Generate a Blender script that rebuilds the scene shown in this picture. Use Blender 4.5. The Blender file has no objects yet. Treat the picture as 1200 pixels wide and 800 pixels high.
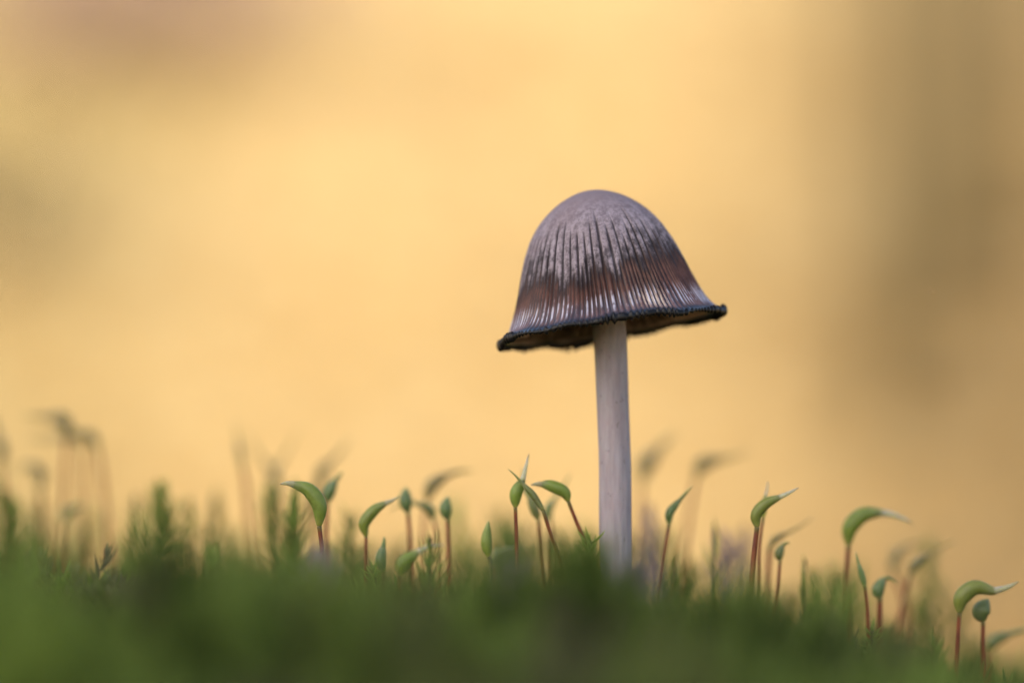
import bpy, math, random
import numpy as np
from mathutils import Vector, Matrix

# ------------------------------------------------------------------ camera
# All sizes are metres. The mushroom stands on a moss cushion at the origin.
rad = math.radians
sc = bpy.context.scene
COL = sc.collection
DIST = 0.37                       # camera to mushroom
FRAME_W = 0.098                   # width of the field at that distance
PITCH = rad(2.0)
CAM = Vector((0.0, -DIST, 0.0087))
K = FRAME_W / DIST / 1200.0       # tangent per photo pixel
MM = 0.001
PX = FRAME_W / 1200.0             # metres per photo pixel at the mushroom

cam = bpy.data.cameras.new('camera')
cam.sensor_width = 36.0
cam.lens = 36.0 * DIST / FRAME_W
cam.clip_start = 0.005
cam.clip_end = 2000.0
cam.dof.use_dof = True
cam.dof.focus_distance = 0.363
cam.dof.aperture_fstop = cam.lens / 15.0      # a 15 mm wide opening
camo = bpy.data.objects.new('camera', cam)
COL.objects.link(camo)
camo.location = CAM
camo.rotation_euler = (rad(90) + PITCH, 0, 0)
sc.camera = camo

# ------------------------------------------------------------------ light
SUN = Vector((-0.52, -0.60, 0.60)).normalized()      # towards the sun
EL = math.asin(SUN.z)
AZ = math.atan2(SUN.x, SUN.y)
w = bpy.data.worlds.new('World')
sc.world = w
w.use_nodes = True
nt = w.node_tree
bg = nt.nodes['Background']
sky = nt.nodes.new('ShaderNodeTexSky')
sky.sky_type = 'NISHITA'
sky.sun_disc = False
sky.sun_elevation = EL
sky.sun_rotation = AZ
sky.dust_density = 2.0
nt.links.new(sky.outputs[0], bg.inputs[0])
bg.inputs[1].default_value = 0.14
sl = bpy.data.lights.new('sun', 'SUN')
sl.energy = 2.95
sl.angle = rad(0.5)
sl.color = (1.0, 0.90, 0.74)
so = bpy.data.objects.new('sun', sl)
COL.objects.link(so)
so.rotation_euler = (-SUN).to_track_quat('-Z', 'Y').to_euler()
sc.view_settings.view_transform = 'Standard'
sc.view_settings.look = 'None'
sc.view_settings.gamma = 1.0
sc.view_settings.use_curve_mapping = False
sc.view_settings.exposure = 0.85
sc.cycles.use_denoising = True
sc.cycles.use_adaptive_sampling = False
sc.cycles.max_bounces = 8
sc.cycles.sample_clamp_indirect = 6.0

RNG = np.random.default_rng(7)
random.seed(7)


# ------------------------------------------------------------------ helpers
def P(px, py, y):
    """Point at depth y (metres behind the mushroom) under a photo pixel."""
    a, b = (px - 600) * K, (400 - py) * K
    c, s = math.cos(PITCH), math.sin(PITCH)
    d = Vector((a, c - b * s, s + b * c))
    t = (y - CAM.y) / d.y
    return CAM + d * t


def tag(o, label=None, cat=None, group=None, kind=None):
    if label: o['label'] = label
    if cat: o['category'] = cat
    if group: o['group'] = group
    if kind: o['kind'] = kind
    return o


def empty(name, loc):
    o = bpy.data.objects.new(name, None)
    o.empty_display_size = 0.002
    COL.objects.link(o)
    o.location = loc
    return o


def mesh_np(name, verts, faces, smooth=True):
    """verts (n,3); faces: list of arrays, each (m,k)."""
    me = bpy.data.meshes.new(name)
    verts = np.asarray(verts, np.float32)
    me.vertices.add(len(verts))
    me.vertices.foreach_set('co', verts.ravel())
    if not isinstance(faces, list): faces = [faces]
    faces = [np.asarray(f, np.int32) for f in faces if len(f)]
    loops = np.concatenate([f.ravel() for f in faces])
    tot = np.concatenate([np.full(len(f), f.shape[1], np.int32) for f in faces])
    start = np.concatenate([[0], np.cumsum(tot)[:-1]]).astype(np.int32)
    me.loops.add(len(loops))
    me.loops.foreach_set('vertex_index', loops)
    me.polygons.add(len(tot))
    me.polygons.foreach_set('loop_start', start)
    me.polygons.foreach_set('loop_total', tot)
    me.update(calc_edges=True)
    me.polygons.foreach_set('use_smooth', np.full(len(tot), smooth))
    me.validate()
    return me


def attr(me, name, vals):
    a = me.attributes.new(name, 'FLOAT', 'POINT')
    a.data.foreach_set('value', np.asarray(vals, np.float32))


def obj(name, me, mat, parent=None, loc=(0, 0, 0)):
    o = bpy.data.objects.new(name, me)
    COL.objects.link(o)
    if mat and not me.materials: me.materials.append(mat)
    o.parent = parent
    o.location = loc
    return o


def spline(pts, n):
    """Catmull-Rom through pts, n samples."""
    p = [Vector(q) for q in pts]
    p = [p[0] * 2 - p[1]] + p + [p[-1] * 2 - p[-2]]
    out = []
    m = len(p) - 3
    for i in range(n):
        u = i / (n - 1) * m
        k = min(int(u), m - 1)
        t = u - k
        a, b, c, d = p[k:k + 4]
        out.append(0.5 * ((2 * b) + (c - a) * t + (2 * a - 5 * b + 4 * c - d) * t * t
                          + (3 * b - a - 3 * c + d) * t ** 3))
    return out


def tube(path, radii, seg=12, flat=1.0):
    """Swept tube with closed ends: verts, faces. flat squeezes it along y."""
    path = [Vector(q) for q in path]
    V, F = [], []
    up = Vector((0, 1, 0))
    n = len(path)
    for i, c in enumerate(path):
        d = (path[min(i + 1, n - 1)] - path[max(i - 1, 0)]).normalized()
        a = up.cross(d)
        if a.length < 1e-6: a = Vector((1, 0, 0))
        a.normalize()
        b = d.cross(a).normalized()
        for k in range(seg):
            t = 2 * math.pi * k / seg
            V.append(c + a * (radii[i] * math.cos(t)) + b * (radii[i] * flat * math.sin(t)))
    for i in range(n - 1):
        for k in range(seg):
            k2 = (k + 1) % seg
            F.append((i * seg + k, i * seg + k2, (i + 1) * seg + k2, (i + 1) * seg + k))
    V.append(path[0]); V.append(path[-1])
    T = []
    for k in range(seg):
        k2 = (k + 1) % seg
        T.append((len(V) - 2, k2, k))
        T.append((len(V) - 1, (n - 1) * seg + k, (n - 1) * seg + k2))
    return np.array([tuple(v) for v in V]), [np.array(F), np.array(T)]


def smooth01(a, b, x):
    t = np.clip((x - a) / (b - a), 0, 1)
    return t * t * (3 - 2 * t)


_ph = np.random.default_rng(3).uniform(0, 6.28, (40, 2))
def wob(x, y, scale, seed=0, octs=3):
    """cheap smooth noise in -1..1"""
    z = 0.0; amp = 1.0; tot = 0.0
    for o in range(octs):
        for j in range(3):
            p = _ph[(seed * 7 + o * 3 + j) % 40]
            an = p[0] + j * 2.1
            z = z + amp * np.sin((x * math.cos(an) + y * math.sin(an)) / scale * 6.28 + p[1])
        tot += amp * 1.8; amp *= 0.5; scale = scale * 0.47
    return z / tot


# ------------------------------------------------------------------ materials
class Mat:
    def __init__(s, name):
        s.m = bpy.data.materials.new(name)
        s.m.use_nodes = True
        s.t = s.m.node_tree
        s.b = s.t.nodes['Principled BSDF']
        s.out = s.t.nodes['Material Output']

    def n(s, kind, **kw):
        nd = s.t.nodes.new(kind)
        for k, v in kw.items():
            if k in ('operation', 'blend_type', 'data_type', 'attribute_name', 'interpolation_type', 'clamp', 'noise_dimensions', 'feature', 'attribute_type'):
                setattr(nd, k, v)
            else:
                nd.inputs[k].default_value = v
        return nd

    def l(s, a, b):
        s.t.links.new(a, b)

    def val(s, x, sock):
        if isinstance(x, (int, float)): sock.default_value = x
        elif isinstance(x, tuple): sock.default_value = (*x, 1.0) if len(x) == 3 else x
        else: s.l(x, sock)

    def math(s, op, a, b=0.0, c=0.0, clamp=False):
        nd = s.t.nodes.new('ShaderNodeMath')
        nd.operation = op
        nd.use_clamp = clamp
        s.val(a, nd.inputs[0]); s.val(b, nd.inputs[1]); s.val(c, nd.inputs[2])
        return nd.outputs[0]

    def ramp(s, x, a, b, lo=0.0, hi=1.0):
        nd = s.t.nodes.new('ShaderNodeMapRange')
        nd.interpolation_type = 'SMOOTHSTEP'
        s.val(x, nd.inputs[0])
        nd.inputs[1].default_value = a; nd.inputs[2].default_value = b
        nd.inputs[3].default_value = lo; nd.inputs[4].default_value = hi
        return nd.outputs[0]

    def mix(s, f, a, b):
        nd = s.t.nodes.new('ShaderNodeMix')
        nd.data_type = 'RGBA'
        s.val(f, nd.inputs[0]); s.val(a, nd.inputs[6]); s.val(b, nd.inputs[7])
        return nd.outputs[2]

    def attr(s, name):
        nd = s.t.nodes.new('ShaderNodeAttribute')
        nd.attribute_name = name
        return nd.outputs['Fac']

    def coord(s, scale=(1, 1, 1), kind='Object'):
        tc = s.t.nodes.new('ShaderNodeTexCoord')
        mp = s.t.nodes.new('ShaderNodeMapping')
        mp.inputs['Scale'].default_value = scale
        s.l(tc.outputs[kind], mp.inputs[0])
        return mp.outputs[0]

    def noise(s, vec, scale, detail=3.0, rough=0.55):
        nd = s.t.nodes.new('ShaderNodeTexNoise')
        nd.inputs['Scale'].default_value = scale
        nd.inputs['Detail'].default_value = detail
        nd.inputs['Roughness'].default_value = rough
        s.l(vec, nd.inputs['Vector'])
        return nd.outputs['Fac']

    def bump(s, h, strength, dist):
        nd = s.t.nodes.new('ShaderNodeBump')
        nd.inputs['Strength'].default_value = strength
        nd.inputs['Distance'].default_value = dist
        s.l(h, nd.inputs['Height'])
        s.l(nd.outputs[0], s.b.inputs['Normal'])

    def translucent(s, col, fac):
        """leaf: part of the light passes through"""
        tr = s.t.nodes.new('ShaderNodeBsdfTranslucent')
        s.val(col, tr.inputs[0])
        mx = s.t.nodes.new('ShaderNodeMixShader')
        mx.inputs[0].default_value = fac
        s.l(s.b.outputs[0], mx.inputs[1]); s.l(tr.outputs[0], mx.inputs[2])
        s.l(mx.outputs[0], s.out.inputs['Surface'])


def mat_cap():
    s = Mat('cap_skin')
    v, ridge = s.attr('rise'), s.attr('ridge')
    co = s.coord()
    grain = s.noise(co, 3200.0, 3.0, 0.7)
    blot = s.noise(co, 520.0, 3.0, 0.6)
    big = s.noise(co, 170.0, 2.0, 0.5)
    # the pale bloom ends in a ragged line
    edge = s.math('ADD', v, s.math('MULTIPLY', s.math('SUBTRACT', blot, 0.5), 0.16))
    edge = s.math('ADD', edge, s.math('MULTIPLY', s.math('SUBTRACT', big, 0.5), 0.20))
    stk = s.noise(s.coord((1, 1, 0.13)), 900.0, 3.0, 0.6)
    edge = s.math('ADD', edge, s.math('MULTIPLY', s.math('SUBTRACT', stk, 0.5), 0.34))
    edge = s.math('ADD', edge, s.math('MULTIPLY', ridge, 0.05))
    edge = s.math('ADD', edge, s.attr('ragged'))
    bloom = s.ramp(edge, 0.33, 0.60)
    smoke = s.math('MULTIPLY', s.ramp(edge, 0.25, 0.40), s.ramp(edge, 0.70, 0.48))
    # reddish brown skin below
    brown = s.mix(s.ramp(blot, 0.3, 0.7), (0.07, 0.026, 0.017), (0.17, 0.070, 0.046))
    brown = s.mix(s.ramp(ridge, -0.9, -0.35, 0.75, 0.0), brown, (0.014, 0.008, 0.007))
    brown = s.mix(s.math('MULTIPLY', smoke, 0.85), brown, (0.016, 0.012, 0.013))
    # grey lilac bloom above, mealy on the ribs, dark in the furrows
    streak = s.noise(s.coord((1, 1, 0.16)), 1500.0, 3.0, 0.6)
    gr2 = s.math('ADD', s.math('MULTIPLY', grain, 0.5), s.math('MULTIPLY', streak, 0.5))
    mealy = s.mix(s.ramp(gr2, 0.36, 0.64), (0.19, 0.145, 0.158), (0.40, 0.325, 0.35))
    mealy = s.mix(s.math('MULTIPLY', s.math('MULTIPLY', smoke, s.ramp(gr2, 0.56, 0.40)), 0.7), mealy, (0.035, 0.027, 0.03))
    mealy = s.mix(s.ramp(v, 0.74, 0.98), mealy, (0.26, 0.195, 0.20))
    mealy = s.mix(s.ramp(big, 0.45, 0.75, 0.0, 0.35), mealy, (0.25, 0.17, 0.165))
    thin = s.math('MULTIPLY', s.ramp(s.math('ADD', s.math('MULTIPLY', blot, 0.5), s.math('MULTIPLY', streak, 0.5)), 0.52, 0.42), s.ramp(v, 0.80, 0.48))
    mealy = s.mix(s.math('MULTIPLY', thin, 0.6), mealy, (0.045, 0.035, 0.038))
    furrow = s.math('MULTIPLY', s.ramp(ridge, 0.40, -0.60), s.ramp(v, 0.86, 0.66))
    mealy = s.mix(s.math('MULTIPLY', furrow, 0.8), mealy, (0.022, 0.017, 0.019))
    # pale sky highlights painted on the ribs close above the rim
    glint = s.math('MULTIPLY', s.ramp(v, 0.035, 0.09), s.ramp(v, 0.24, 0.13))
    glint = s.math('MULTIPLY', glint, s.math('MULTIPLY', s.ramp(stk, 0.42, 0.56), s.ramp(ridge, 0.1, 0.7)))
    brown = s.mix(s.math('MULTIPLY', glint, 0.85), brown, (0.62, 0.57, 0.64))
    col = s.mix(bloom, brown, mealy)
    col = s.mix(s.ramp(v, 0.055, 0.022), col, (0.008, 0.006, 0.006))
    s.l(col, s.b.inputs['Base Color'])
    s.l(s.ramp(edge, 0.10, 0.40, 0.36, 0.65), s.b.inputs['Roughness'])
    s.b.inputs['Specular IOR Level'].default_value = 0.35
    s.l(s.ramp(v, 0.20, 0.09, 0.0, 1.0), s.b.inputs['Coat Weight'])
    s.b.inputs['Coat Roughness'].default_value = 0.12
    s.b.inputs['Coat IOR'].default_value = 1.75
    s.bump(s.math('ADD', grain, s.math('MULTIPLY', blot, 1.2)), 0.5, 0.00010)
    return s.m


def mat_simple(name, ca, cb, scale, rough=0.6, stretch=(1, 1, 1), bump=0.0, bd=0.0001, spec=0.4, sss=0.0, sr=0.001):
    s = Mat(name)
    f = s.noise(s.coord(stretch), scale, 4.0, 0.6)
    s.l(s.mix(s.ramp(f, 0.3, 0.7), ca, cb), s.b.inputs['Base Color'])
    s.b.inputs['Roughness'].default_value = rough
    s.b.inputs['Specular IOR Level'].default_value = spec
    if bump: s.bump(f, bump, bd)
    if sss:
        s.b.inputs['Subsurface Weight'].default_value = sss
        s.b.inputs['Subsurface Radius'].default_value = (1.0, 0.6, 0.4)
        s.b.inputs['Subsurface Scale'].default_value = sr
    return s.m


def mat_capsule(name, base, mid, tip):
    """capsule skin: pale at the neck, green belly"""
    s = Mat(name)
    u = s.attr('along')
    f = s.noise(s.coord(), 1500.0, 3.0)
    c = s.mix(s.ramp(u, 0.0, 0.16), base, mid)
    c = s.mix(s.ramp(u, 0.72, 1.0), c, tip)
    c = s.mix(s.ramp(f, 0.35, 0.75, 0.0, 0.35), c, tuple(x * 0.55 for x in mid))
    # each capsule ripens a little differently; brown blemishes and fine wrinkles
    oi = s.t.nodes.new('ShaderNodeObjectInfo')
    c = s.mix(s.ramp(oi.outputs['Random'], 0.35, 1.0, 0.0, 0.40), c, (0.30, 0.23, 0.07))
    sp = s.noise(s.coord(), 620.0, 5.0, 0.7)
    c = s.mix(s.ramp(sp, 0.56, 0.70, 0.0, 0.65), c, (0.13, 0.075, 0.025))
    s.l(c, s.b.inputs['Base Color'])
    s.l(s.ramp(sp, 0.3, 0.7, 0.28, 0.5), s.b.inputs['Roughness'])
    s.bump(s.noise(s.coord((1, 1, 0.35)), 3000.0, 3.0), 0.5, 0.00008)
    s.b.inputs['Subsurface Weight'].default_value = 0.85
    s.b.inputs['Subsurface Radius'].default_value = (0.9, 1.0, 0.35)
    s.b.inputs['Subsurface Scale'].default_value = 0.0011
    s.translucent(c, 0.25)
    return s.m


def mat_seta():
    s = Mat('stalk_red')
    u = s.attr('along')
    f = s.noise(s.coord((1, 1, 0.3)), 1800.0, 2.0)
    c = s.mix(s.ramp(f, 0.3, 0.7), (0.20, 0.042, 0.016), (0.38, 0.095, 0.032))
    c = s.mix(s.ramp(u, 0.86, 1.0), c, (0.20, 0.17, 0.035))
    s.l(c, s.b.inputs['Base Color'])
    s.b.inputs['Roughness'].default_value = 0.35
    s.translucent(c, 0.3)
    return s.m


def mat_leaf(name, dark, light, fac=0.4, aname='tint', rough=0.5):
    s = Mat(name)
    c = s.mix(s.attr(aname), dark, light)
    if name == 'moss_leaf':      # some shoots are withered brown
        c = s.mix(s.math('MULTIPLY', s.attr('old'), 0.6), c, (0.23, 0.155, 0.105))
    s.l(c, s.b.inputs['Base Color'])
    s.b.inputs['Roughness'].default_value = rough
    s.b.inputs['Specular IOR Level'].default_value = 0.3
    s.translucent(c, fac)
    return s.m


M = {}
M['cap'] = mat_cap()
M['rim'] = mat_simple('rim_black', (0.005, 0.004, 0.004), (0.012, 0.009, 0.009), 1500, 0.30, bump=0.5, spec=0.3)
M['gill'] = mat_simple('gill_brown', (0.14, 0.08, 0.062), (0.62, 0.42, 0.35), 330, 0.7)
def mat_stem():
    s = Mat('stem_pale')
    fib = s.noise(s.coord((1, 1, 0.10)), 1900.0, 4.0, 0.65)
    blot = s.noise(s.coord((1, 1, 0.5)), 330.0, 4.0, 0.6)
    spk = s.noise(s.coord((1, 1, 0.6)), 2600.0, 2.0, 0.6)
    c = s.mix(s.ramp(fib, 0.3, 0.7), (0.37, 0.30, 0.305), (0.50, 0.415, 0.42))
    c = s.mix(s.ramp(blot, 0.45, 0.75, 0.0, 0.45), c, (0.36, 0.25, 0.25))
    c = s.mix(s.ramp(spk, 0.64, 0.72, 0.0, 0.6), c, (0.12, 0.09, 0.09))
    s.l(c, s.b.inputs['Base Color'])
    s.b.inputs['Roughness'].default_value = 0.55
    s.b.inputs['Subsurface Weight'].default_value = 0.3
    s.b.inputs['Subsurface Scale'].default_value = 0.001
    s.bump(s.math('ADD', fib, spk), 0.5, 0.00012)
    return s.m


M['stem'] = mat_stem()
M['seta'] = mat_seta()
M['seta_green'] = mat_simple('stalk_green', (0.10, 0.10, 0.025), (0.17, 0.13, 0.04), 1500, 0.4)
M['caps'] = mat_capsule('capsule_green', (0.52, 0.50, 0.12), (0.30, 0.38, 0.07), (0.40, 0.44, 0.17))
M['caps_dark'] = mat_capsule('capsule_deep_green', (0.42, 0.41, 0.14), (0.22, 0.29, 0.11), (0.30, 0.34, 0.17))
M['caps_brown'] = mat_capsule('capsule_olive', (0.48, 0.36, 0.16), (0.36, 0.30, 0.13), (0.40, 0.30, 0.17))
M['beak'] = mat_capsule('beak_pale', (0.42, 0.44, 0.18), (0.74, 0.68, 0.46), (0.40, 0.24, 0.14))
M['moss'] = mat_leaf('moss_leaf', (0.06, 0.09, 0.015), (0.47, 0.57, 0.125), 0.62)  # bright tips and dark bases also paint in backlight and depth shade
M['moss_old'] = mat_leaf('moss_leaf_mauve', (0.24, 0.17, 0.175), (0.54, 0.41, 0.44), 0.45)
M['moss_stem'] = mat_simple('moss_stem', (0.05, 0.035, 0.012), (0.10, 0.07, 0.02), 900, 0.7)
M['bark'] = mat_simple('bark', (0.045, 0.032, 0.022), (0.16, 0.12, 0.085), 9, 0.85, (1, 1, 0.25), 0.8, 0.02)
M['bark_mossy'] = mat_simple('bark_mossy', (0.07, 0.055, 0.02), (0.20, 0.145, 0.06), 9, 0.85, (1, 1, 0.25), 0.8, 0.02)
M['bark_grey'] = mat_simple('bark_grey', (0.11, 0.095, 0.085), (0.24, 0.20, 0.18), 6, 0.8, (1, 1, 0.3), 0.5, 0.01)
M['gold'] = mat_leaf('autumn_leaf', (0.40, 0.20, 0.03), (0.80, 0.53, 0.10), 0.45)
M['litter'] = mat_leaf('fallen_leaf', (0.38, 0.225, 0.07), (0.76, 0.535, 0.20), 0.2)
M['olive'] = mat_leaf('olive_leaf', (0.10, 0.10, 0.02), (0.30, 0.26, 0.05), 0.4)
M['heather'] = mat_leaf('heather_leaf', (0.22, 0.14, 0.14), (0.56, 0.37, 0.39), 0.3)


def mat_ground():
    s = Mat('leaf_litter_ground')
    co = s.coord()
    a = s.noise(co, 0.35, 2.0)
    b = s.noise(co, 9.0, 5.0, 0.7)
    f = s.noise(co, 260.0, 3.0)
    gold = s.mix(s.ramp(b, 0.30, 0.68), (0.36, 0.235, 0.085), (0.74, 0.52, 0.215))
    gold = s.mix(s.ramp(a, 0.48, 0.72, 0.0, 0.5), gold, (0.42, 0.31, 0.12))
    # shade painted as browner litter on the right hand part of the slope
    sx = s.t.nodes.new('ShaderNodeSeparateXYZ'); s.l(co, sx.inputs[0])
    shade_r = s.ramp(s.math('ADD', s.math('DIVIDE', sx.outputs[0], s.math('ADD', sx.outputs[1], 0.5)), s.math('MULTIPLY', s.math('SUBTRACT', a, 0.5), 0.06)), 0.012, 0.125, 0.0, 1.0)
    shade_r = s.math('MULTIPLY', shade_r, s.ramp(sx.outputs[1], 1.0, 3.0))
    gold = s.mix(shade_r, gold, (0.225, 0.15, 0.052))
    # duller olive litter towards the other side
    olv = s.ramp(s.math('ADD', s.math('DIVIDE', sx.outputs[0], s.math('ADD', sx.outputs[1], 0.5)), s.math('MULTIPLY', s.math('SUBTRACT', a, 0.5), 0.10)), -0.05, -0.135, 0.0, 0.65)
    gold = s.mix(s.math('MULTIPLY', olv, s.ramp(sx.outputs[1], 1.0, 3.0)), gold, (0.36, 0.27, 0.10))
    soil = s.mix(f, (0.020, 0.022, 0.008), (0.06, 0.055, 0.02))
    geo = s.t.nodes.new('ShaderNodeNewGeometry')
    ln = s.t.nodes.new('ShaderNodeVectorMath'); ln.operation = 'LENGTH'
    s.l(geo.outputs['Position'], ln.inputs[0])
    r = s.math('ADD', ln.outputs['Value'], s.math('MULTIPLY', b, 0.3))
    s.l(s.mix(s.ramp(r, 0.42, 0.75), soil, gold), s.b.inputs['Base Color'])
    s.b.inputs['Roughness'].default_value = 0.9
    s.bump(b, 0.6, 0.03)
    return s.m


M['ground'] = mat_ground()


# ------------------------------------------------------------------ ground
def moss_top(x, y):
    """height of the moss canopy on the mound"""
    z = 0.0014 - np.where(x > 0, 0.10, 0.055) * 0.09 * np.tanh(x / 0.09)
    z = z - 0.0048 * smooth01(0.022, 0.045, x)
    z = z - 0.0036 * smooth01(-0.060, -0.022, y)
    z = z - 0.24 * np.clip(np.abs(y + 0.03) - 0.055, 0, None) ** 1.6
    z = z + 0.0020 * wob(x, y, 0.055, 1) + 0.0021 * wob(x, y, 0.023, 2)
    z = z + 0.0026 * wob(x, y, 0.042, 9, 2) * (1 - smooth01(-0.075, -0.045, y))
    z = z - 0.0013 * (1 - smooth01(-0.060, -0.030, y))
    z = z + 0.0026 * np.exp(-((x - 0.012) / 0.022) ** 2 - ((y + 0.055) / 0.022) ** 2)      # small hummock before the stem
    return z


def ground_z(x, y):
    r = np.sqrt((x / 1.6) ** 2 + (y + 0.01) ** 2)
    near = np.clip(moss_top(np.clip(x, -.3, .3), np.clip(y, -.25, .2)) - 0.0118, -0.05, 1)
    m = smooth01(0.09, 0.55, r)
    floor = -0.27 + 0.02 * wob(x, y, 1.3, 3)
    z = near * (1 - m) + floor * m
    far = np.clip(y - 4.5, 0, None)
    rise = 0.30 * far * far / (far + 1.2)
    rise = np.where(rise > 9.0, 9.0 + 3.0 * np.tanh((rise - 9.0) / 3.0), rise)
    return z + rise + (0.15 * wob(x, y, 7.0, 4)) * smooth01(3.0, 8.0, np.sqrt(x * x + y * y))


NA, NR = 256, 190
radii = np.concatenate([[0.0], np.geomspace(0.002, 600.0, NR)])
ang = np.linspace(0, 2 * np.pi, NA, endpoint=False)
RR, AA = np.meshgrid(radii[1:], ang, indexing='ij')
gx, gy = RR * np.cos(AA), RR * np.sin(AA)
gv = np.stack([gx, gy, ground_z(gx, gy)], -1).reshape(-1, 3)
gv = np.vstack([gv, [[0, 0, float(ground_z(np.array(0.), np.array(0.)))]]])
i, j = np.meshgrid(np.arange(NR - 1), np.arange(NA), indexing='ij')
j2 = (j + 1) % NA
gf = np.stack([i * NA + j, (i + 1) * NA + j, (i + 1) * NA + j2, i * NA + j2], -1).reshape(-1, 4)
jj = np.arange(NA)
gt = np.stack([np.full(NA, len(gv) - 1), jj, (jj + 1) % NA], -1)
g = obj('ground', mesh_np('ground', gv, [gf, gt]), M['ground'])
tag(g, 'woodland floor with a low mossy mound and a slope of golden fallen leaves', kind='structure')


def gz(x, y):
    return float(ground_z(np.array(float(x)), np.array(float(y))))


# ------------------------------------------------------------------ leaves scattered / crowns
def leaf_cloud(c, size, rng, nrm=None):
    """folded rhombic leaves at points c; returns verts, faces"""
    n = len(c)
    d = rng.normal(size=(n, 3)) if nrm is None else np.cross(nrm, rng.normal(size=(n, 3)))
    d /= np.linalg.norm(d, axis=1)[:, None]
    q = rng.normal(size=(n, 3)) if nrm is None else nrm
    e = np.cross(d, q); e /= np.linalg.norm(e, axis=1)[:, None]
    u = np.cross(e, d)
    s = (size * rng.uniform(0.6, 1.3, n))[:, None]
    V = np.stack([c - d * s * 0.5, c + e * s * 0.33 + u * s * 0.10, c + d * s * 0.62, c - e * s * 0.33 + u * s * 0.10], 1)
    b = np.arange(n)[:, None] * 4
    F = np.concatenate([b + [[0, 1, 2]], b + [[0, 2, 3]]], 0)
    return V.reshape(-1, 3), F


n = 26000
lr = np.random.default_rng(11)
ly = np.concatenate([lr.uniform(0.7, 12, n * 3 // 4), lr.uniform(-3, 3, n // 4)])
lx = np.concatenate([lr.normal(0, 1, n * 3 // 4) * (0.6 + 0.25 * ly[:n * 3 // 4]), lr.uniform(-3, 3, n // 4)])
keep = (np.sqrt((lx / 1.6) ** 2 + ly ** 2) > 0.45) & ~((np.abs(lx) < .12) & (np.abs(ly + .37) < .12))
lx, ly = lx[keep], ly[keep]
pts = np.stack([lx, ly, ground_z(lx, ly) + 0.006], -1)
nr = np.tile([0, -0.15, 1.0], (len(pts), 1)) + lr.normal(size=(len(pts), 3)) * 0.35
V, F = leaf_cloud(pts, 0.055, lr, nr)
me = mesh_np('leaf_litter', V, F, False)
attr(me, 'tint', np.repeat(lr.beta(2.2, 1.4, len(pts)) * (1 - 0.85 * smooth01(0.015, 0.11, lx / (np.abs(ly) + .5)) * smooth01(1, 3, ly)) * (1 - 0.4 * smooth01(0.05, 0.13, -lx / (np.abs(ly) + .5)) * smooth01(1, 3, ly)), 4))  # leaves to the right darkened to match the slope's painted shade
tag(obj('leaf_litter', me, M['litter']), 'golden and tawny fallen leaves lying on the woodland floor behind the mound', 'fallen leaves', kind='stuff')


def tree(px, y, height, r0, bark, leafmat, label, crown_from, crown_r, nleaf, group=None, loc=None, seed=1, name='tree', leaf=0.07):
    rng = np.random.default_rng(seed)
    if loc is None:
        x = float((px - 600) * K * (y - CAM.y)); loc = (x, y)
    base = Vector((loc[0], loc[1], gz(*loc) - 0.05))
    t = empty(name, base)
    tag(t, label, 'tree', group or 'trees round the mossy mound')
    lean = Vector((rng.normal() * 0.03, rng.normal() * 0.03, 1))
    path, rs = [], []
    for k in range(18):
        u = k / 17
        path.append(lean * (height * u) + Vector((math.sin(u * 5 + seed), math.cos(u * 4 + seed), 0)) * r0 * 0.4 * u)
        rs.append(r0 * ((1 - u) ** 0.8 * 0.85 + 0.03) * (1 + 0.7 * math.exp(-u * height / (r0 * 2.2))))
    v, f = tube(path, rs, 20)
    an = np.arctan2(v[:, 1], v[:, 0])
    v[:, :2] *= (1 + 0.04 * np.sin(an * 5 + v[:, 2] * 3) + 0.03 * np.sin(an * 9 - v[:, 2] * 5))[:, None]
    obj('trunk', mesh_np('trunk', v, f), M[bark], t)
    tips = [Vector(path[-1])]
    for k in range(11):
        u = crown_from + (0.95 - crown_from) * (k + 0.5) / 11
        p0 = Vector(path[int(u * 17)])
        a = k * 2.4 + seed
        L = crown_r * (0.75 + 0.4 * rng.random()) * (1.1 - 0.5 * (u - crown_from) / (1 - crown_from))
        dv = Vector((math.cos(a), math.sin(a), 0.45 + 0.3 * rng.random()))
        q = [p0, p0 + dv * L * 0.5, p0 + dv * L * 0.85 + Vector((0, 0, 0.12 * L))]
        sp = spline(q, 7)
        rb = r0 * 0.32 * (1 - u * 0.6)
        v, f = tube(sp, [rb * (1 - 0.85 * i / 6) for i in range(7)], 8)
        obj('limb', mesh_np('limb', v, f), M[bark], t)
        tips += sp[3:]
    cl = np.array([tuple(p) for p in tips])
    pick = cl[rng.integers(0, len(cl), nleaf)]
    cc = pick + rng.normal(size=(nleaf, 3)) * crown_r * np.array([0.2, 0.2, 0.14])
    V, F = leaf_cloud(cc, leaf, rng)
    me = mesh_np('crown', V, F, False)
    attr(me, 'tint', np.repeat(np.clip(rng.beta(2, 1.5, nleaf) , 0, 1), 4))
    obj('crown', me, M[leafmat], t)
    return t


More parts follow.
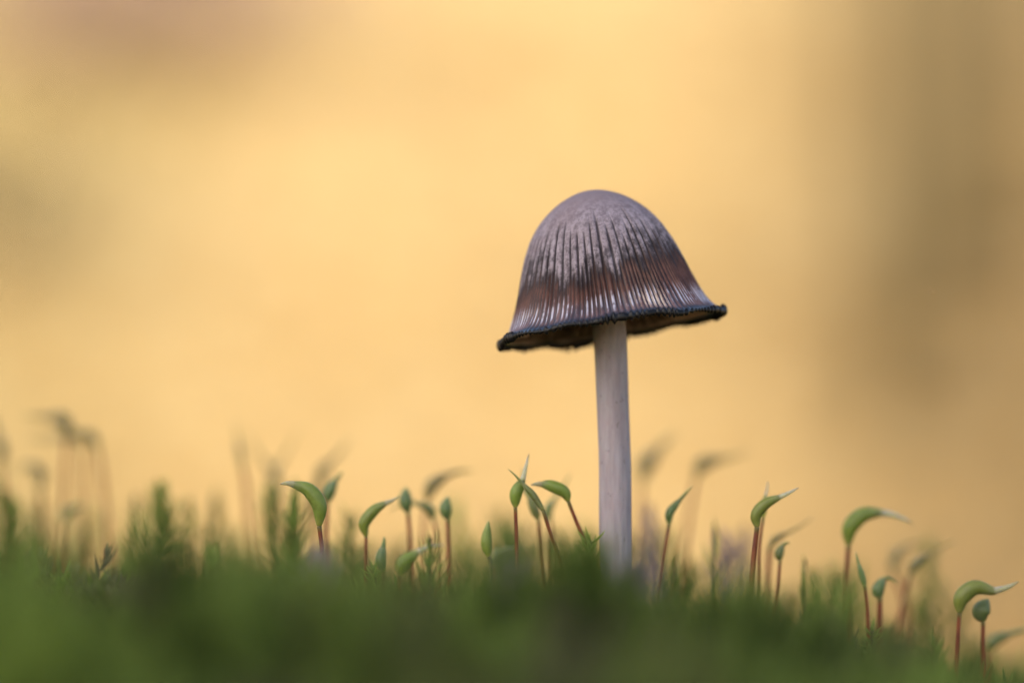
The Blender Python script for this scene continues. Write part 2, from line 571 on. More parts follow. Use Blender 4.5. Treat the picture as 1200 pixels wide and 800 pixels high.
def shrub(px, y, h, wd, leafmat, label, cat, name, seed, nleaf=1600, leaf=0.05, group=None, dx=None):
    rng = np.random.default_rng(seed)
    x = float((px - 600) * K * (y - CAM.y)) if dx is None else dx
    base = Vector((x, y, gz(x, y) - 0.02))
    t = empty(name, base)
    tag(t, label, cat, group)
    pts = []
    for k in range(7):
        a = k * 2.4 + seed
        sp = spline([(0, 0, 0), (math.cos(a) * wd * 0.2, math.sin(a) * wd * 0.2, h * 0.5),
                     (math.cos(a) * wd * 0.42, math.sin(a) * wd * 0.42, h * (0.75 + 0.2 * rng.random()))], 8)
        v, f = tube(sp, [0.012 * (1 - 0.8 * i / 7) for i in range(8)], 6)
        obj('branch', mesh_np('branch', v, f), M['bark'], t)
        pts += sp[2:]
    cl = np.array([tuple(p) for p in pts])
    cc = cl[rng.integers(0, len(cl), nleaf)] + rng.normal(size=(nleaf, 3)) * np.array([wd, wd, h]) * 0.13
    cc[:, 2] = np.abs(cc[:, 2])
    V, F = leaf_cloud(cc, leaf, rng)
    me = mesh_np('foliage', V, F, False)
    attr(me, 'tint', np.repeat(rng.beta(2, 1.6, nleaf), 4))
    obj('foliage', me, M[leafmat], t)
    return t


# tree added to keep the sun off the mushroom (out of frame, behind the viewer)
sd = Vector((SUN.x, SUN.y)).normalized() * 4.5
tree(0, 0, 11.0, 0.34, 'bark', 'gold', 'stout brown trunked tree added out of view to shade the mossy mound', 0.62, 2.0, 3500, loc=(sd.x, sd.y), seed=5)
# trees and bushes far out of focus on the slope
tree(1035, 6.4, 6.0, 0.032, 'bark_mossy', 'gold', 'slimmest of three dark trunks blurred on the slope behind the big curving capsule', 0.45, 1.3, 2000, seed=8)
tree(1095, 7.3, 7.0, 0.042, 'bark_mossy', 'gold', 'medium one of three dark trunks blurred on the slope, between the other two', 0.45, 1.4, 2000, seed=9)
tree(1165, 8.4, 7.5, 0.050, 'bark_mossy', 'gold', 'stoutest of three dark trunks blurred on the slope beyond the cream beaked capsule', 0.45, 1.6, 2000, seed=10)
tree(215, 12.5, 8.0, 0.12, 'bark_grey', 'gold', 'grey barked tree blurred up the slope far behind the tall mossy shoots', 0.45, 1.6, 2500, seed=12)
shrub(0, 8.0, 0.42, 0.9, 'olive', 'olive green bush blurred low on the golden slope', 'bush', 'bush', 22, 110)
shrub(60, 10.0, 0.30, 0.9, 'heather', 'smaller mauve heather bush blurred above the olive bush', 'heather', 'heather_bush', 25, 300, 0.035)
shrub(215, 10.2, 0.40, 1.0, 'heather', 'larger mauve heather bush blurred high on the golden slope', 'heather', 'heather_bush', 23, 750, 0.035)


# ------------------------------------------------------------------ mushroom
C0 = P(715.5, 385, 0.0)
AX = Vector((-0.149, 0.055, 0.987)).normalized()
E1 = Vector((1, 0, 0)); E1 = (E1 - AX * E1.dot(AX)).normalized()
E2 = AX.cross(E1)
base_pt = P(725, 800, 0.0)
base_pt.z = gz(base_pt.x, 0.0)          # foot of the stem, on the soil under the moss
mush = empty('mushroom', base_pt)
tag(mush, 'pale stemmed mushroom with a furrowed grey brown bell cap and black rim on moss', 'mushroom')

prof = np.array([(0, 134), (2.5, 130), (6.5, 125.5), (13, 120.5), (22, 115.5), (32, 110.8), (41, 107.2), (51, 103.5), (60.8, 100), (80, 93.3),
                 (93, 88.3), (113, 78.6), (125, 70.5), (134, 63), (142, 54.5), (149, 45.5), (155, 36), (160, 25), (163.2, 15), (164.6, 7), (165, 0)])
H = 165.0
# resample by arc length
seglen = np.concatenate([[0], np.cumsum(np.hypot(np.diff(prof[:, 0]), np.diff(prof[:, 1])))])
def smooth_curve(n):
    s = np.linspace(0, seglen[-1], n)
    v = np.interp(s, seglen, prof[:, 0]); r = np.interp(s, seglen, prof[:, 1])
    k = np.hanning(max(5, n // 14) | 1); k /= k.sum(); h = len(k) // 2
    vp = np.concatenate([2 * v[0] - v[h:0:-1], v, v[-2:-h - 2:-1]])      # mirrored over the apex
    rp = np.concatenate([2 * r[0] - r[h:0:-1], r, -r[-2:-h - 2:-1]])
    v2 = np.convolve(vp, k, 'valid'); r2 = np.convolve(rp, k, 'valid')
    r2[-1] = 0
    return v2, r2


NT, NV = 1320, 230
th = np.linspace(0, 2 * np.pi, NT, endpoint=False)
cv, cr = smooth_curve(NV)
crng = np.random.default_rng(21)
# uneven plicae: warp the angle, then cosine ribs; a second set starts lower
warp = th.copy()
for k in range(3, 26):
    warp += crng.normal() * 0.010 / k ** 0.35 * np.sin(k * th + crng.uniform(0, 6.28))
N1 = 60
def rib(phase, sharp):
    c = 0.5 + 0.5 * np.cos(phase)
    return c ** sharp
R1 = 1 - 2 * rib(warp * N1, 4.0)                      # -1 in the furrow
R2 = 1 - 2 * rib(warp * N1 + np.pi + 0.4 * np.sin(warp * 9), 4.0)
depth_var = 0.75 + 0.4 * np.sin(7 * th + 1) * np.sin(3 * th) + 0.25 * np.sin(17 * th + 2)
rim_dv = 0.0 + 1.2 * np.sin(2 * th + 0.6) + 0.9 * np.sin(5 * th + 2.0) + 0.8 * np.sin(9 * th + 0.5) + 0.7 * np.sin(15 * th)
rim_dr = 1.6 * np.sin(3 * th + 1.0) + 1.2 * np.sin(7 * th + 0.2) + 0.8 * np.sin(13 * th + 1.7)
start = 0.74 + 0.06 * np.sin(11 * warp) + 0.05 * np.sin(23 * th + 1) + 0.03 * np.sin(41 * th)

V_ = np.repeat((cv / H)[:, None], NT, 1)
on1 = smooth01(0.0, 0.22, start[None, :] + 0.08 - V_)
on2 = smooth01(0.0, 0.14, 0.44 + 0.05 * np.sin(13 * th)[None, :] - V_)
ridge = np.maximum(-1, np.minimum(np.where(on1 > 0, 1 - (1 - R1[None, :]) * on1, 1), 1 - (1 - R2[None, :]) * on2))
amp = (1.9 * on1 * depth_var[None, :] * smooth01(0.0, 0.05, V_) + 0.5) * smooth01(0.95, 0.75, V_) + 0.0
rr = np.repeat(cr[:, None], NT, 1)
fine = crng.normal(size=(NV, NT)) * 0.10
rr = rr + (ridge - 1) * 0.5 * amp * 1.25 + fine * smooth01(0.98, 0.9, V_)
# lumps in the bell
rr = rr * (1 + 0.008 * np.sin(2 * th + 1)[None, :] * V_ + 0.006 * np.sin(5 * th + V_ * 6))
lowf = smooth01(0.16, 0.0, V_)
rr = rr + rim_dr[None, :] * lowf
vv = np.repeat(cv[:, None], NT, 1) + rim_dv[None, :] * lowf
rr[-1, :] = 0


def capspace(r, v, t):
    """cap coordinates (photo px) to world, relative to the mushroom's base"""
    r = np.asarray(r) * PX; v = np.asarray(v) * PX
    e1, e2, ax = np.array(E1), np.array(E2), np.array(AX)
    return (np.array(C0 - base_pt) + (r * np.cos(t))[..., None] * e1 + (r * np.sin(t))[..., None] * e2 + v[..., None] * ax)


# outer skin, then the thin flesh inside
inn_v = np.linspace(3, 140, 26)
oo = np.argsort(cv)
inn_r = np.interp(inn_v, cv[oo], cr[oo]) - 7.0
TT = np.repeat(th[None, :], NV, 0)
outer = capspace(rr, vv, TT)
li = smooth01(0.16, 0.0, inn_v / H)[:, None]
inner = capspace(inn_r[:, None] + rim_dr[None, :] * li, inn_v[:, None] + rim_dv[None, :] * li, np.repeat(th[None, :], 26, 0))[::-1]
top = capspace(np.zeros((1, NT)) + 0.5, np.full((1, NT), 143.0), th[None, :])
grid = np.concatenate([top, inner, outer], 0)     # rows from the inside top to the rim to the apex
nrow = grid.shape[0]
i, j = np.meshgrid(np.arange(nrow - 1), np.arange(NT), indexing='ij')
j2 = (j + 1) % NT
f4 = np.stack([i * NT + j, i * NT + j2, (i + 1) * NT + j2, (i + 1) * NT + j], -1).reshape(-1, 4)
me = mesh_np('cap', grid.reshape(-1, 3), f4)
attr(me, 'rise', np.concatenate([np.zeros(27 * NT), V_.ravel()]))
rib_id = np.floor(warp * N1 / (2 * np.pi) + 0.5).astype(int) % N1
rag = crng.normal(size=N1)[rib_id] * 0.035 - 0.05 * np.cos(th) + 0.04 * np.sin(3 * th)
attr(me, 'ragged', np.concatenate([np.zeros(27 * NT), np.repeat(rag[None], NV, 0).ravel()]))
attr(me, 'ridge', np.concatenate([np.zeros(27 * NT), ridge.ravel()]))
me.materials.append(M['cap']); me.materials.append(M['gill'])
me.polygons.foreach_set('material_index', np.where(f4[:, 0] < 26 * NT, 1, 0).astype(np.int32))
capo = obj('cap', me, M['cap'], mush)

# black crimped rim
NC = 20
ph = np.linspace(0, 2 * np.pi, NC, endpoint=False)
crimp = (0.55 + 0.30 * np.sin(23 * th + 1) + 0.25 * np.sin(37 * th + 2 * np.sin(5 * th))) * np.cos(warp * 118 + 1.4 * np.sin(7 * th) + 0.8 * np.sin(19 * th))
rad_px = (3.3 + 0.9 * np.sin(4 * th + 1) + 0.7 * np.sin(11 * th)) * (1 + 0.62 * crimp + 0.05 * crng.normal(size=NT))
ro = 132.5 + rim_dr + np.cos(ph)[:, None] * rad_px[None, :] * 0.62
vo = -0.2 + rim_dv + np.sin(ph)[:, None] * rad_px[None, :] * 1.05 + 0.6 * crng.normal(size=(1, NT)) * 0.3
g3 = capspace(ro, vo, np.repeat(th[None, :], NC, 0))
i, j = np.meshgrid(np.arange(NC), np.arange(NT), indexing='ij')
i2, j2 = (i + 1) % NC, (j + 1) % NT
f4 = np.stack([i * NT + j, i * NT + j2, i2 * NT + j2, i2 * NT + j], -1).reshape(-1, 4)
obj('rim', mesh_np('rim', g3.reshape(-1, 3), f4), M['rim'], capo)['label'] = 'thin black crimped rim of the cap'

# gills: thin radial blades
gv, gf = [], []
NG = 96
gvv = np.linspace(4, 132, 12)
gor = np.interp(gvv, cv[oo], cr[oo]) - 6.0
gir = 22 + (gor - 22) * np.interp(gvv, [0, 30, 132], [0.80, 0.55, 0.2])
for k in range(NG):
    t0 = 2 * np.pi * k / NG + crng.normal() * 0.006
    short = (k % 2) * 0.35
    for sgn in (-1, 1):
        rws = []
        for a in (0, 0.5, 1.0):
            rad_ = (gir + (gor - gir) * short) * (1 - a) + gor * a
            tt = t0 + sgn * 0.35 / np.maximum(rad_, 10) + 0.01 * np.sin(gvv * 0.15 + k)
            rws.append(capspace(rad_, gvv, tt))
        b = sum(len(q) for q in gv)
        gv.append(np.concatenate(rws))
        for a in range(2):
            for q in range(11):
                gf.append((b + a * 12 + q, b + a * 12 + q + 1, b + (a + 1) * 12 + q + 1, b + (a + 1) * 12 + q))
gl = obj('gills', mesh_np('gills', np.concatenate(gv), np.array(gf)), M['gill'], capo)
tag(gl, kind='stuff')

# stem
sp = spline([base_pt - Vector((0, 0, 0.002)), P(724, 770, 0.0), P(722.8, 700, 0.0), P(721.5, 640, 0.0), P(719.8, 520, 0.0), P(716, 420, 0.0), P(713.5, 380, 0.0), P(703, 262, 0.002)], 120)
rs = [PX * np.interp(k / 119, [0, .14, .3, .43, .57, .72, .86, 1], [24, 21.5, 19.6, 18.9, 18.7, 19.2, 19.6, 17.0]) for k in range(120)]
v, f = tube([q - base_pt for q in sp], rs, 96)
kk = np.arange(len(v)) % 96
zz = v[:, 2] / PX
ctr = np.repeat(np.array([tuple(q - base_pt) for q in sp]), 96, 0)
sc_ = 1 + 0.010 * np.sin(kk / 96 * 6.283 * 14 + 0.5 * np.sin(zz * 0.03)) + 0.006 * np.sin(kk / 96 * 6.283 * 31 + zz * 0.02) + 0.022 * np.sin(zz * 0.045 + 1) * np.cos(kk / 96 * 6.283 + 1)
v[:-2] = ctr + (v[:-2] - ctr) * sc_[:-2, None]
obj('stem', mesh_np('stem', v, f), M['stem'], mush)


# ------------------------------------------------------------------ moss shoots
def leaf_pts(L, wd, curl):
    """one narrow moss leaf along +x, keeled, curving up: 7 verts"""
    V = np.array([(0, -wd * .35, 0), (0, wd * .35, 0), (L * .4, -wd * .5, 0.06 * L), (L * .4, 0, -0.02 * L), (L * .4, wd * .5, 0.06 * L),
                  (L * .78, 0, curl * L * .4), (L, 0, curl * L)])
    T = np.array([(0, 3, 2), (0, 1, 3), (1, 4, 3), (2, 3, 5), (3, 4, 5), (5, 4, 6), (5, 6, 2)])
    return V, T


def shoot(h, nl, L, wd, rng, open_=0.9, bend=0.0, tipopen=0.35):
    V, T, tint = [], [], []
    cnt = 0
    for k in range(nl):
        u = (k + rng.random()) / nl
        u = 0.15 + 0.85 * u
        az = k * 2.399 + rng.normal() * 0.25
        l = L * (0.7 + 0.5 * rng.random()) * (1.0 if u < 0.9 else 0.75)
        up = open_ * (1 - u) ** 0.5 * 0.9 + tipopen
        lv, lt = leaf_pts(l, wd * (0.8 + 0.4 * rng.random()), rng.uniform(-0.12, 0.35))
        el = math.pi / 2 - up * rng.uniform(0.8, 1.25)
        c, s = math.cos(el), math.sin(el)
        x = lv[:, 0] * c - lv[:, 2] * s; z = lv[:, 0] * s + lv[:, 2] * c; y = lv[:, 1]
        ca, sa = math.cos(az), math.sin(az)
        V.append(np.stack([x * ca - y * sa + bend * h * u * u, x * sa + y * ca, z + u * h * 0.92], 1))
        T.append(lt + cnt); cnt += 7
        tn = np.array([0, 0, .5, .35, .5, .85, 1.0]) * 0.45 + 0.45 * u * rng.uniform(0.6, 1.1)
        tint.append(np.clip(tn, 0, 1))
    return np.concatenate(V), np.concatenate(T), np.concatenate(tint)


tmpl = []
mr = np.random.default_rng(31)
for k in range(12):
    tmpl.append(shoot(mr.uniform(.0075, .0105), int(mr.integers(26, 34)), .0019, .00042, mr, mr.uniform(.8, 1.15), mr.uniform(-.2, .2)))


def moss_field(name, xs, ys, scale, label, dead=None):
    Vs, Ts, Cs, Os, cnt = [], [], [], [], 0
    zt = ground_z(xs, ys)
    which = mr.integers(0, len(tmpl), len(xs))
    for k, (v, t, c) in enumerate(tmpl):
        idx = np.nonzero(which == k)[0]
        m = len(idx)
        if not m: continue
        a = mr.uniform(0, 6.28, m)
        s = scale[idx] * mr.uniform(0.78, 1.08, m)
        tx, ty = mr.normal(0, .16, m), mr.normal(0, .16, m)
        v0 = v[None] * s[:, None, None]
        ca, sa = np.cos(a)[:, None], np.sin(a)[:, None]
        x = v0[..., 0] * ca - v0[..., 1] * sa; y = v0[..., 0] * sa + v0[..., 1] * ca; z = v0[..., 2]
        x = x + z * tx[:, None]; y = y + z * ty[:, None]
        W = np.stack([x + xs[idx][:, None], y + ys[idx][:, None], z + zt[idx][:, None]], -1)
        nv = len(v)
        Ts.append((t[None] + (np.arange(m) * nv)[:, None, None] + cnt).reshape(-1, 3))
        Vs.append(W.reshape(-1, 3)); cnt += m * nv
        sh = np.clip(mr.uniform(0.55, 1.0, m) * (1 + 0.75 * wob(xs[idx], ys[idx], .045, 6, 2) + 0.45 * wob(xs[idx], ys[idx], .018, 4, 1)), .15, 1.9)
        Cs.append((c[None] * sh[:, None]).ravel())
        od = np.clip(smooth01(0.36, 0.75, wob(xs[idx], ys[idx], .06, 8, 2) + mr.normal(0, .22, m)), 0, 1)
        Os.append(np.repeat(od, nv))
    me = mesh_np(name, np.concatenate(Vs), np.concatenate(Ts), False)
    attr(me, 'tint', np.concatenate(Cs))
    attr(me, 'old', np.concatenate(Os))
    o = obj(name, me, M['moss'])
    tag(o, label, 'moss', kind='stuff')


# near field: what the lens sees; a thinner ring round it
n1 = 9500
xs = mr.uniform(-.085, .085, n1); ys = mr.uniform(-.165, .062, n1)
ok = np.hypot(xs - base_pt.x, ys) > 0.0022
xs, ys = xs[ok], ys[ok]
n2 = 5200
x2 = mr.uniform(-.30, .30, n2); y2 = mr.uniform(-.26, .24, n2)
ok = ((np.abs(x2) > .083) | (y2 > .06) | (y2 < -.163)) & (np.hypot(x2 / 1.6, y2) < .26)
xs = np.concatenate([xs, x2[ok]]); ys = np.concatenate([ys, y2[ok]])
sc1 = np.where((np.abs(xs) > .084) | (ys > .061) | (ys < -.164), 1.9, 1.0) * (1 + 0.25 * wob(xs, ys, .03, 5))
moss_field('moss_carpet', xs, ys, sc1, 'carpet of short green moss covering the mound round the mushroom stem')

LEAF_V, LEAF_T = leaf_pts(1.0, .22, .25)
LEAF_ME = {}
for kk_, nm in (('moss', 'leaf'), ('moss_old', 'leaf_mauve')):
    me = mesh_np(nm, LEAF_V, LEAF_T, False)
    attr(me, 'tint', [.45, .45, .7, .6, .7, .9, 1.0])
    me.materials.append(M[kk_])
    LEAF_ME[kk_] = me


def moss_shoot(px, top_py, y, label, L=.0024, nl=34, mat='moss', lean=0.0, wd=.00055, single=False, seed=1, open_=1.0, group=None, tipopen=.35):
    rng = np.random.default_rng(seed)
    top = P(px, top_py, y)
    bx = top.x - lean
    z0 = gz(bx, y)
    h = max(top.z - z0, .004)
    t = empty('moss_shoot', (bx, y, z0))
    tag(t, label, 'moss shoot', group or 'moss shoots standing out of the carpet')
    path = [(lean * (k / 6) ** 2, 0, h * k / 6) for k in range(7)]
    v, f = tube(path, [.00030 * (1 - .5 * k / 6) for k in range(7)], 6)
    obj('stem', mesh_np('moss_stem', v, f), M['moss_stem'], t)
    if single:
        for k in range(nl):
            u = 0.70 + 0.30 * (k + .5) / nl
            az = k * 2.399 + rng.normal() * .3
            up = open_ * (1 - u) ** .5 + tipopen * rng.uniform(.5, 1.6)
            o = obj('leaf', LEAF_ME[mat], None, t, (lean * u * u, 0, h * u))
            o.rotation_euler = (Matrix.Rotation(az, 4, 'Z') @ Matrix.Rotation(-(math.pi / 2 - up), 4, 'Y')).to_euler()
            s = L * rng.uniform(.7, 1.2)
            o.scale = (s, s, s)
    else:
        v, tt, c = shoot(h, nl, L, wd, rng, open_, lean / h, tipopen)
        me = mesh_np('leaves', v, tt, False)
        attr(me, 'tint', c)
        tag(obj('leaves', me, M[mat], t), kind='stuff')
    return t


# ------------------------------------------------------------------ sporophytes
def smooth_prof(u):
    return np.clip(u, 0, 1)


def sporophyte(label, y, cap, seta, wpx, mat='caps', beak=None, setaw=4.2, group=None, green_seta=False, fat=0.45, flat=0.9, dy=0.0):
    """cap: photo px from neck to shoulder; beak: px of its tip; seta: px downwards from the neck.
    wpx: capsule width in px at the mushroom's distance."""
    if y >= .03: y += .009; setaw *= 1.2
    S = (y - CAM.y) * K
    capw = [P(a, b, y) for a, b in cap]
    s0 = [capw[0]] + [P(a, b, y) for a, b in seta]
    last = s0[-1]; prev = s0[-2]
    g0 = gz(last.x, y)
    if last.z > g0:
        d = (last - prev).normalized(); d.z = min(d.z, -0.3)
        L = (last.z - g0 + 0.001) / -d.z
        s0.append(last + d * L)
    s0[-1] = s0[-1] + Vector((0, dy, 0))
    if len(s0) < 3: s0.insert(1, (s0[0] + s0[1]) / 2)
    base = s0[-1].copy()
    t = empty('moss_sporophyte', base)
    tag(t, label, 'moss capsule', group or 'moss capsules rising from the mound')
    path = [q - base for q in spline(list(reversed(s0)), 26)]
    r = setaw * 0.5 * S
    v, f = tube(path, [r * np.interp(k / 25, [0, .2, .9, 1], [1.25, 1.1, 0.92, 1.0]) for k in range(26)], 10)
    me = mesh_np('stalk', v, f)
    attr(me, 'along', np.concatenate([np.repeat(np.arange(26) / 25, 10), [0, 1]]))
    obj('stalk', me, M['seta_green' if green_seta else 'seta'], t)
    cp = spline(capw, 24) if len(capw) > 2 else spline([capw[0], (capw[0] + capw[1]) / 2, capw[1]], 24)
    R = wpx * 0.465 * S
    us = np.linspace(0, 1, 24)
    endr = 0.40 if beak else 0.05
    fat = fat + 0.04
    pr = np.where(us < fat, (setaw / wpx) + (1 - setaw / wpx) * np.sin(us / fat * np.pi / 2) ** 0.8,
                  endr + (1 - endr) * np.cos((us - fat) / (1 - fat) * np.pi / 2) ** 0.85)
    v, f = tube([q - base for q in cp], R * pr, 18, flat)
    me = mesh_np('capsule', v, f)
    attr(me, 'along', np.concatenate([np.repeat(us, 18), [0, 1]]))
    obj('capsule', me, M[mat], t)
    if beak:
        bp = [capw[-1] - (capw[-1] - capw[-2]) * 0.12] + [P(a, b, y) for a, b in beak]
        if len(bp) < 3: bp.insert(1, (bp[0] + bp[1]) / 2)
        bp = spline(bp, 14)
        ub = np.linspace(0, 1, 14)
        v, f = tube([q - base for q in bp], R * endr * 1.06 * (1 - ub) ** 0.8 + R * 0.045, 10)
        me = mesh_np('beak', v, f)
        attr(me, 'along', np.concatenate([np.repeat(ub, 10), [0, 1]]))
        obj('beak', me, M['beak' if mat == 'caps' else mat], t)
    return t


SP = sporophyte
# in focus, left of the stem
SP('green capsule on a brown stalk leaning right, its pale beak meeting a blurred round capsule', .001, [(429, 628), (427, 613), (438, 598), (452, 589)], [(429, 640), (429, 668)], 15, beak=[(460, 586), (468, 581)])
SP('slim upright almond shaped green capsule standing alone on a greenish stalk', 0.0, [(573, 652), (570, 635), (572, 610)], [(575, 662), (575, 685)], 13.5, green_seta=True, setaw=5, beak=None)
SP('plump green capsule with a long reddish tip, rising highest beside the white stem', -.002, [(604, 594), (605, 577), (613, 562)], [(605, 620), (606, 664)], 16, beak=[(616, 548), (620, 531)], setaw=4.6)
SP('dark stalk bending left into a slender green capsule crossing the highest capsule', -.003, [(636, 597), (625, 580), (612, 566)], [(647, 630), (657, 657), (664, 690)], 8.5, mat='caps_dark', beak=[(604, 557), (595, 549)], setaw=4.6)
SP('small green capsule on a reddish stalk tucked behind the crossing stalks', .006, [(631, 608), (626, 596), (620, 582)], [(634, 640), (640, 700)], 12, mat='caps_dark', beak=[(614, 570), (611, 547)], setaw=4.6)
SP('glossy green capsule lying level and pointing away from the white stem', -.001, [(666, 587), (661, 576), (646, 569), (634, 567)], [(676, 612), (688, 640), (694, 668)], 16, beak=[(628, 567), (622, 568)], setaw=4.6)
SP('faint upright capsule blurred behind the level green capsule', .018, [(645, 610), (642, 598), (650, 584)], [(647, 640), (648, 700)], 12, mat='caps_dark', beak=[(660, 570), (670, 553)])
SP('broad green capsule arching left over a red stalk beside a dark mossy shoot', -.008, [(374, 616), (374, 592), (362, 574), (344, 567)], [(377, 640), (380, 680)], 20, beak=[(337, 566), (328, 567)], setaw=5.5, fat=.4)
SP('grey green egg shaped capsule on a straight dark stalk behind the broad arching one', .012, [(384, 588), (386, 576), (393, 562)], [(383, 620), (382, 680)], 16, mat='caps_dark', beak=[(397, 558), (402, 552)])
SP('oval dark capsule standing upright, touched by the pale beak of its neighbour', .010, [(478, 600), (475, 586), (476, 570)], [(480, 625), (482, 660)], 17, mat='caps_dark', setaw=5)
SP('pale blurred capsule nodding right above two upright capsules', .026, [(500, 585), (507, 568), (524, 556)], [(497, 610), (495, 660)], 17, mat='caps_brown', beak=[(538, 552), (556, 551)])
SP('round green capsule standing upright like a club on a thin stalk', .007, [(524, 608), (522, 596), (525, 581)], [(525, 625), (526, 665)], 16, mat='caps_dark', setaw=4.6)
SP('dark capsule leaning left between two upright club shaped capsules', .016, [(508, 608), (503, 596), (490, 590)], [(512, 630), (512, 670)], 13, mat='caps_dark', beak=[(478, 588), (455, 598)])
SP('bluish teardrop capsule low in the moss on a hidden stalk', -.014, [(449, 668), (446, 655), (449, 640)], [(449, 680), (449, 692)], 15, mat='caps_dark', beak=[(450, 634), (450, 628)])
SP('low green capsule leaning right just above the moss', -.018, [(470, 674), (474, 658), (490, 646)], [(470, 685), (471, 697)], 18, beak=[(503, 640), (522, 638)], fat=.4)
SP('low grey green capsule leaning right behind the mauve tuft', .014, [(579, 664), (583, 651), (600, 644)], [(578, 680), (578, 700)], 14, mat='caps_dark', beak=[(612, 643), (632, 643)])
# right of the stem
SP('narrow green capsule leaning right on a thin curved brown stalk', .003, [(784, 613), (785, 600), (797, 585)], [(780, 640), (774, 680)], 11, mat='caps_dark', beak=[(804, 577), (811, 569)], setaw=4.2)
SP('large faint capsule blurred close behind the white stem', .045, [(752, 562), (757, 543), (770, 527)], [(748, 600), (744, 660)], 22, mat='caps_brown', beak=[(780, 517), (795, 505)])
SP('large faint capsule nodding right on a tall blurred stalk', .036, [(816, 556), (824, 543), (842, 537)], [(808, 600), (800, 660)], 18, mat='caps_brown', beak=[(855, 536), (880, 528)])
SP('angular green capsule with a long whitish beak on a stout red stalk', -.002, [(887, 617), (886, 603), (897, 590), (914, 582)], [(884, 645), (879, 700)], 15, beak=[(925, 577), (936, 571)], setaw=6)
SP('slim pointed capsule standing just behind the angular white beaked one', .004, [(894, 606), (896, 592), (897, 580)], [(890, 640), (888, 690)], 8, beak=[(899, 572), (900, 562)], setaw=4)
SP('faint slanting capsule blurred behind the small round headed one', .016, [(902, 640), (908, 632), (922, 624)], [(900, 665), (896, 710)], 9, mat='caps_brown', beak=[(936, 617), (955, 604)], setaw=6)
SP('small round headed capsule on a short red stalk', .004, [(914, 656), (913, 648), (917, 638)], [(912, 680), (907, 715)], 12, mat='caps_dark', beak=[(921, 636), (926, 636)], setaw=4)
SP('big green capsule curving over to the right with a drooping pale beak', .010, [(994, 638), (996, 618), (1011, 603), (1034, 600)], [(993, 665), (993, 710)], 21, beak=[(1050, 604), (1070, 613)], fat=.42, setaw=6)
SP('thin dark spindle capsule leaning left on a dark stalk', .001, [(1013, 686), (1010, 675), (1006, 660)], [(1016, 710), (1018, 745)], 8, mat='caps_dark', beak=[(1004, 652), (1003, 646)], setaw=4.4)
SP('egg shaped green capsule with a short curved beak on a thick red stalk', .006, [(1031, 700), (1029, 690), (1036, 677)], [(1031, 725), (1031, 765)], 16, mat='caps_dark', beak=[(1042, 677), (1052, 683)], setaw=6.5)
SP('brownish capsule blurred on a long slanting stalk leaning right', .024, [(1066, 672), (1072, 660), (1086, 650)], [(1057, 710), (1046, 755)], 13, mat='caps_brown', beak=[(1100, 642), (1122, 632)], setaw=5)
SP('faint capsule blurred behind the slanting stalk', .034, [(1046, 668), (1048, 652), (1060, 640)], [(1060, 705), (1062, 765)], 14, mat='caps_brown', beak=[(1075, 636), (1095, 634)], setaw=5)
SP('glossy green capsule arching right with a straight cream beak beside a round one', 0.0, [(1124, 718), (1127, 700), (1143, 688), (1166, 693)], [(1123, 740), (1121, 775)], 21.5, beak=[(1180, 688), (1194, 681)], setaw=5, fat=.4)
SP('round green capsule on a short red stalk under the cream beaked one', .002, [(1152, 728), (1150, 716), (1158, 701)], [(1152, 750), (1152, 785)], 23, mat='caps_dark', setaw=5, fat=.5)
SP('low green capsule leaning right, blurred on the moss beyond the round one', .020, [(1158, 762), (1166, 750), (1184, 742)], [(1157, 775), (1156, 790)], 16, mat='caps_dark', beak=[(1200, 738), (1215, 738)])
# far left, out of focus
SP('large brown capsule held level, pointing left on a tall blurred stalk', .036, [(79, 508), (74, 492), (58, 488)], [(76, 545), (73, 625)], 19, mat='caps_brown', beak=[(45, 488), (24, 487)])
SP('faint level capsule pointing left, lower of a blurred pair', .048, [(98, 520), (88, 510), (66, 512)], [(97, 560), (99, 625)], 15, mat='caps_brown', beak=[(50, 513), (30, 512)])
SP('blurred capsule drooping left on an outward leaning stalk', .040, [(114, 524), (108, 511), (95, 507)], [(120, 560), (127, 630)], 13, mat='caps_brown', beak=[(86, 508), (74, 512)])
SP('hooked capsule arching over, blurred beside the dark upright shoot', .042, [(47, 572), (47, 553), (36, 544)], [(50, 600), (52, 635)], 16, mat='caps_brown', beak=[(26, 546), (21, 562)])
SP('tall blurred upright capsule rising behind the thick dark green shoot', .042, [(2, 545), (1, 525), (-4, 508)], [(5, 590), (8, 640)], 16, mat='caps_brown', beak=[(-7, 495), (-10, 480)])
SP('small dark capsule leaning right between the tall blurred stalks', .030, [(75, 612), (79, 600), (90, 594)], [(72, 640), (71, 655)], 12, mat='caps_dark', beak=[(96, 592), (104, 594)])
SP('very slender capsule pointing straight up on a tall blurred stalk', .034, [(284, 545), (281, 530), (279, 515)], [(288, 570), (293, 640)], 8, mat='caps_brown', beak=[(277, 504), (275, 492)])
SP('blurred capsule with a steep long beak behind the egg shaped one', .036, [(374, 570), (378, 552), (388, 540)], [(373, 600), (372, 650)], 14, mat='caps_brown', beak=[(400, 528), (412, 510)])
SP('blurred slender capsule of a crossing pair, its beak leaning towards the mushroom', .040, [(318, 575), (320, 556), (330, 540)], [(316, 600), (315, 650)], 10, mat='caps_brown', beak=[(340, 522), (352, 498)])
SP('blurred slender capsule of a crossing pair, its beak leaning away from the mushroom', .044, [(328, 575), (322, 556), (308, 538)], [(331, 600), (332, 650)], 10, mat='caps_brown', beak=[(298, 522), (286, 500)])

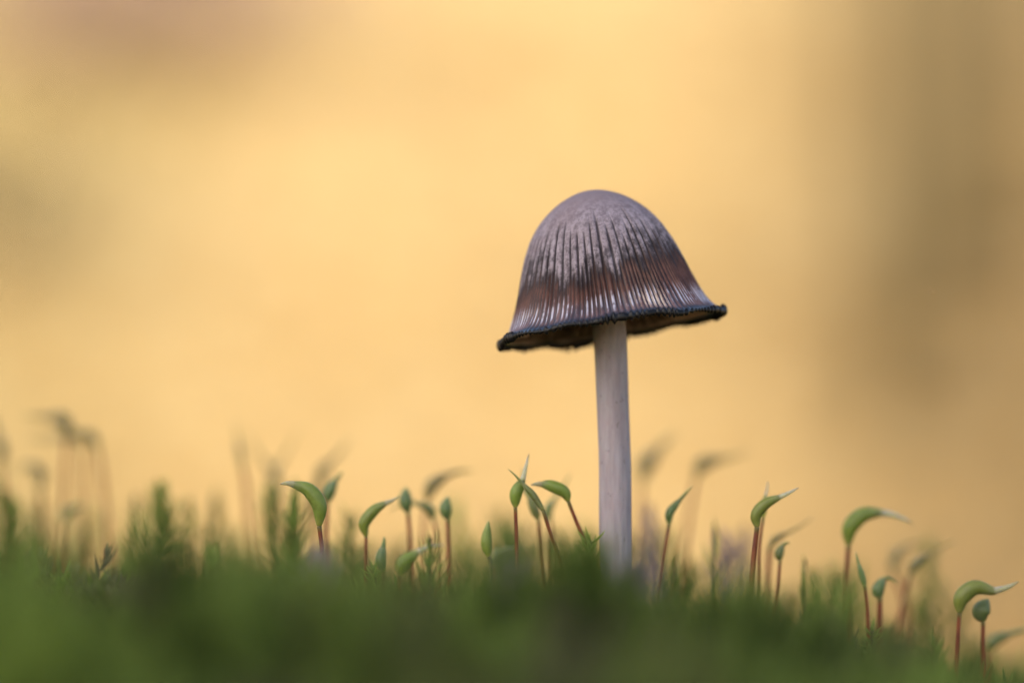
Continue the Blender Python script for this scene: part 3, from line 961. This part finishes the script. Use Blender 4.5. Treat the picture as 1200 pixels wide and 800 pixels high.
# ------------------------------------------------------------------ single moss shoots that stand out
MS = moss_shoot
MS(692, 634, -.003, 'spiky green starry moss tip leaning against the pale stem', L=.0018, nl=42, single=True, seed=3, tipopen=.75, lean=.001)
MS(1022, 738, 0.0, 'spiky yellow green moss tip at the foot of the spindle capsule', L=.0016, nl=30, single=True, seed=4, tipopen=.8)
MS(440, 668, -.004, 'sharp edged little moss tip below the low capsules', L=.0016, nl=30, single=True, seed=5, tipopen=.7)
MS(838, 620, -.030, 'thin pointed green shoot standing blurred left of the white beaked capsule', L=.0036, nl=12, seed=6, open_=.5, tipopen=.15)
MS(943, 655, .012, 'thin pointed green shoot right of the small round headed capsule', L=.003, nl=18, seed=7, open_=.4, tipopen=.12)
MS(15, 575, .040, 'thick dark green upright shoot blurred beside the hooked capsule', L=.0026, nl=60, seed=8, wd=.0007)
MS(190, 565, .036, 'bushy dark green shoot rising blurred above the moss horizon', L=.0036, nl=90, seed=9, wd=.0008)
MS(160, 578, .044, 'paler green shoot blurred just left of the bushy dark one', L=.0026, nl=44, seed=10)
MS(222, 582, .046, 'paler feathery green shoot blurred right of the bushy dark one', L=.0028, nl=44, seed=11)
MS(345, 568, -.035, 'thick dark upright shoot blurred in front of the broad arching capsule', L=.0032, nl=80, seed=12, wd=.0008)
MS(318, 562, .040, 'spiky brownish green shoot under the crossing pair of capsules', L=.0040, nl=50, seed=13)
MS(410, 600, .030, 'feathery pale green shoot behind the egg shaped capsule', L=.0034, nl=44, seed=14)
MS(505, 628, -.022, 'soft green shoot blurred under the upright club capsules', L=.0026, nl=44, seed=15)
MS(600, 660, -.060, 'mauve tinted withered tuft blurred in front of the red stalks', L=.0030, nl=60, mat='moss_old', seed=16, wd=.0006, tipopen=.6)
MS(748, 664, -.055, 'mauve withered tuft blurred across the foot of the pale stem', L=.0034, nl=120, mat='moss_old', seed=17, wd=.0009)
MS(762, 590, .045, 'brownish shoot standing blurred right behind the pale stem', L=.0034, nl=60, mat='moss_old', seed=18)
MS(850, 622, .045, 'mauve brown bushy shoot blurred behind the pointed green shoot', L=.0036, nl=60, mat='moss_old', seed=19)
MS(872, 612, .040, 'slim mauve brown shoot blurred beside the stout red stalk', L=.0024, nl=40, mat='moss_old', seed=20)
MS(375, 650, -.045, 'grey mauve withered tuft blurred in front of the broad capsule stalk', L=.0036, nl=130, mat='moss_old', seed=22, wd=.0009)
MS(975, 662, .045, 'tall feathery green shoot blurred behind the big curving capsule', L=.004, nl=60, seed=23)
MS(955, 668, -.045, 'soft dark green shoot blurred in front of the big curving stalk', L=.003, nl=60, seed=24)
MS(1095, 745, -.020, 'soft dark green shoot blurred left of the cream beaked capsule', L=.003, nl=50, seed=25)
MS(170, 612, -.055, 'broad green shoot blurred low under the bushy dark one', L=.0034, nl=80, seed=26)
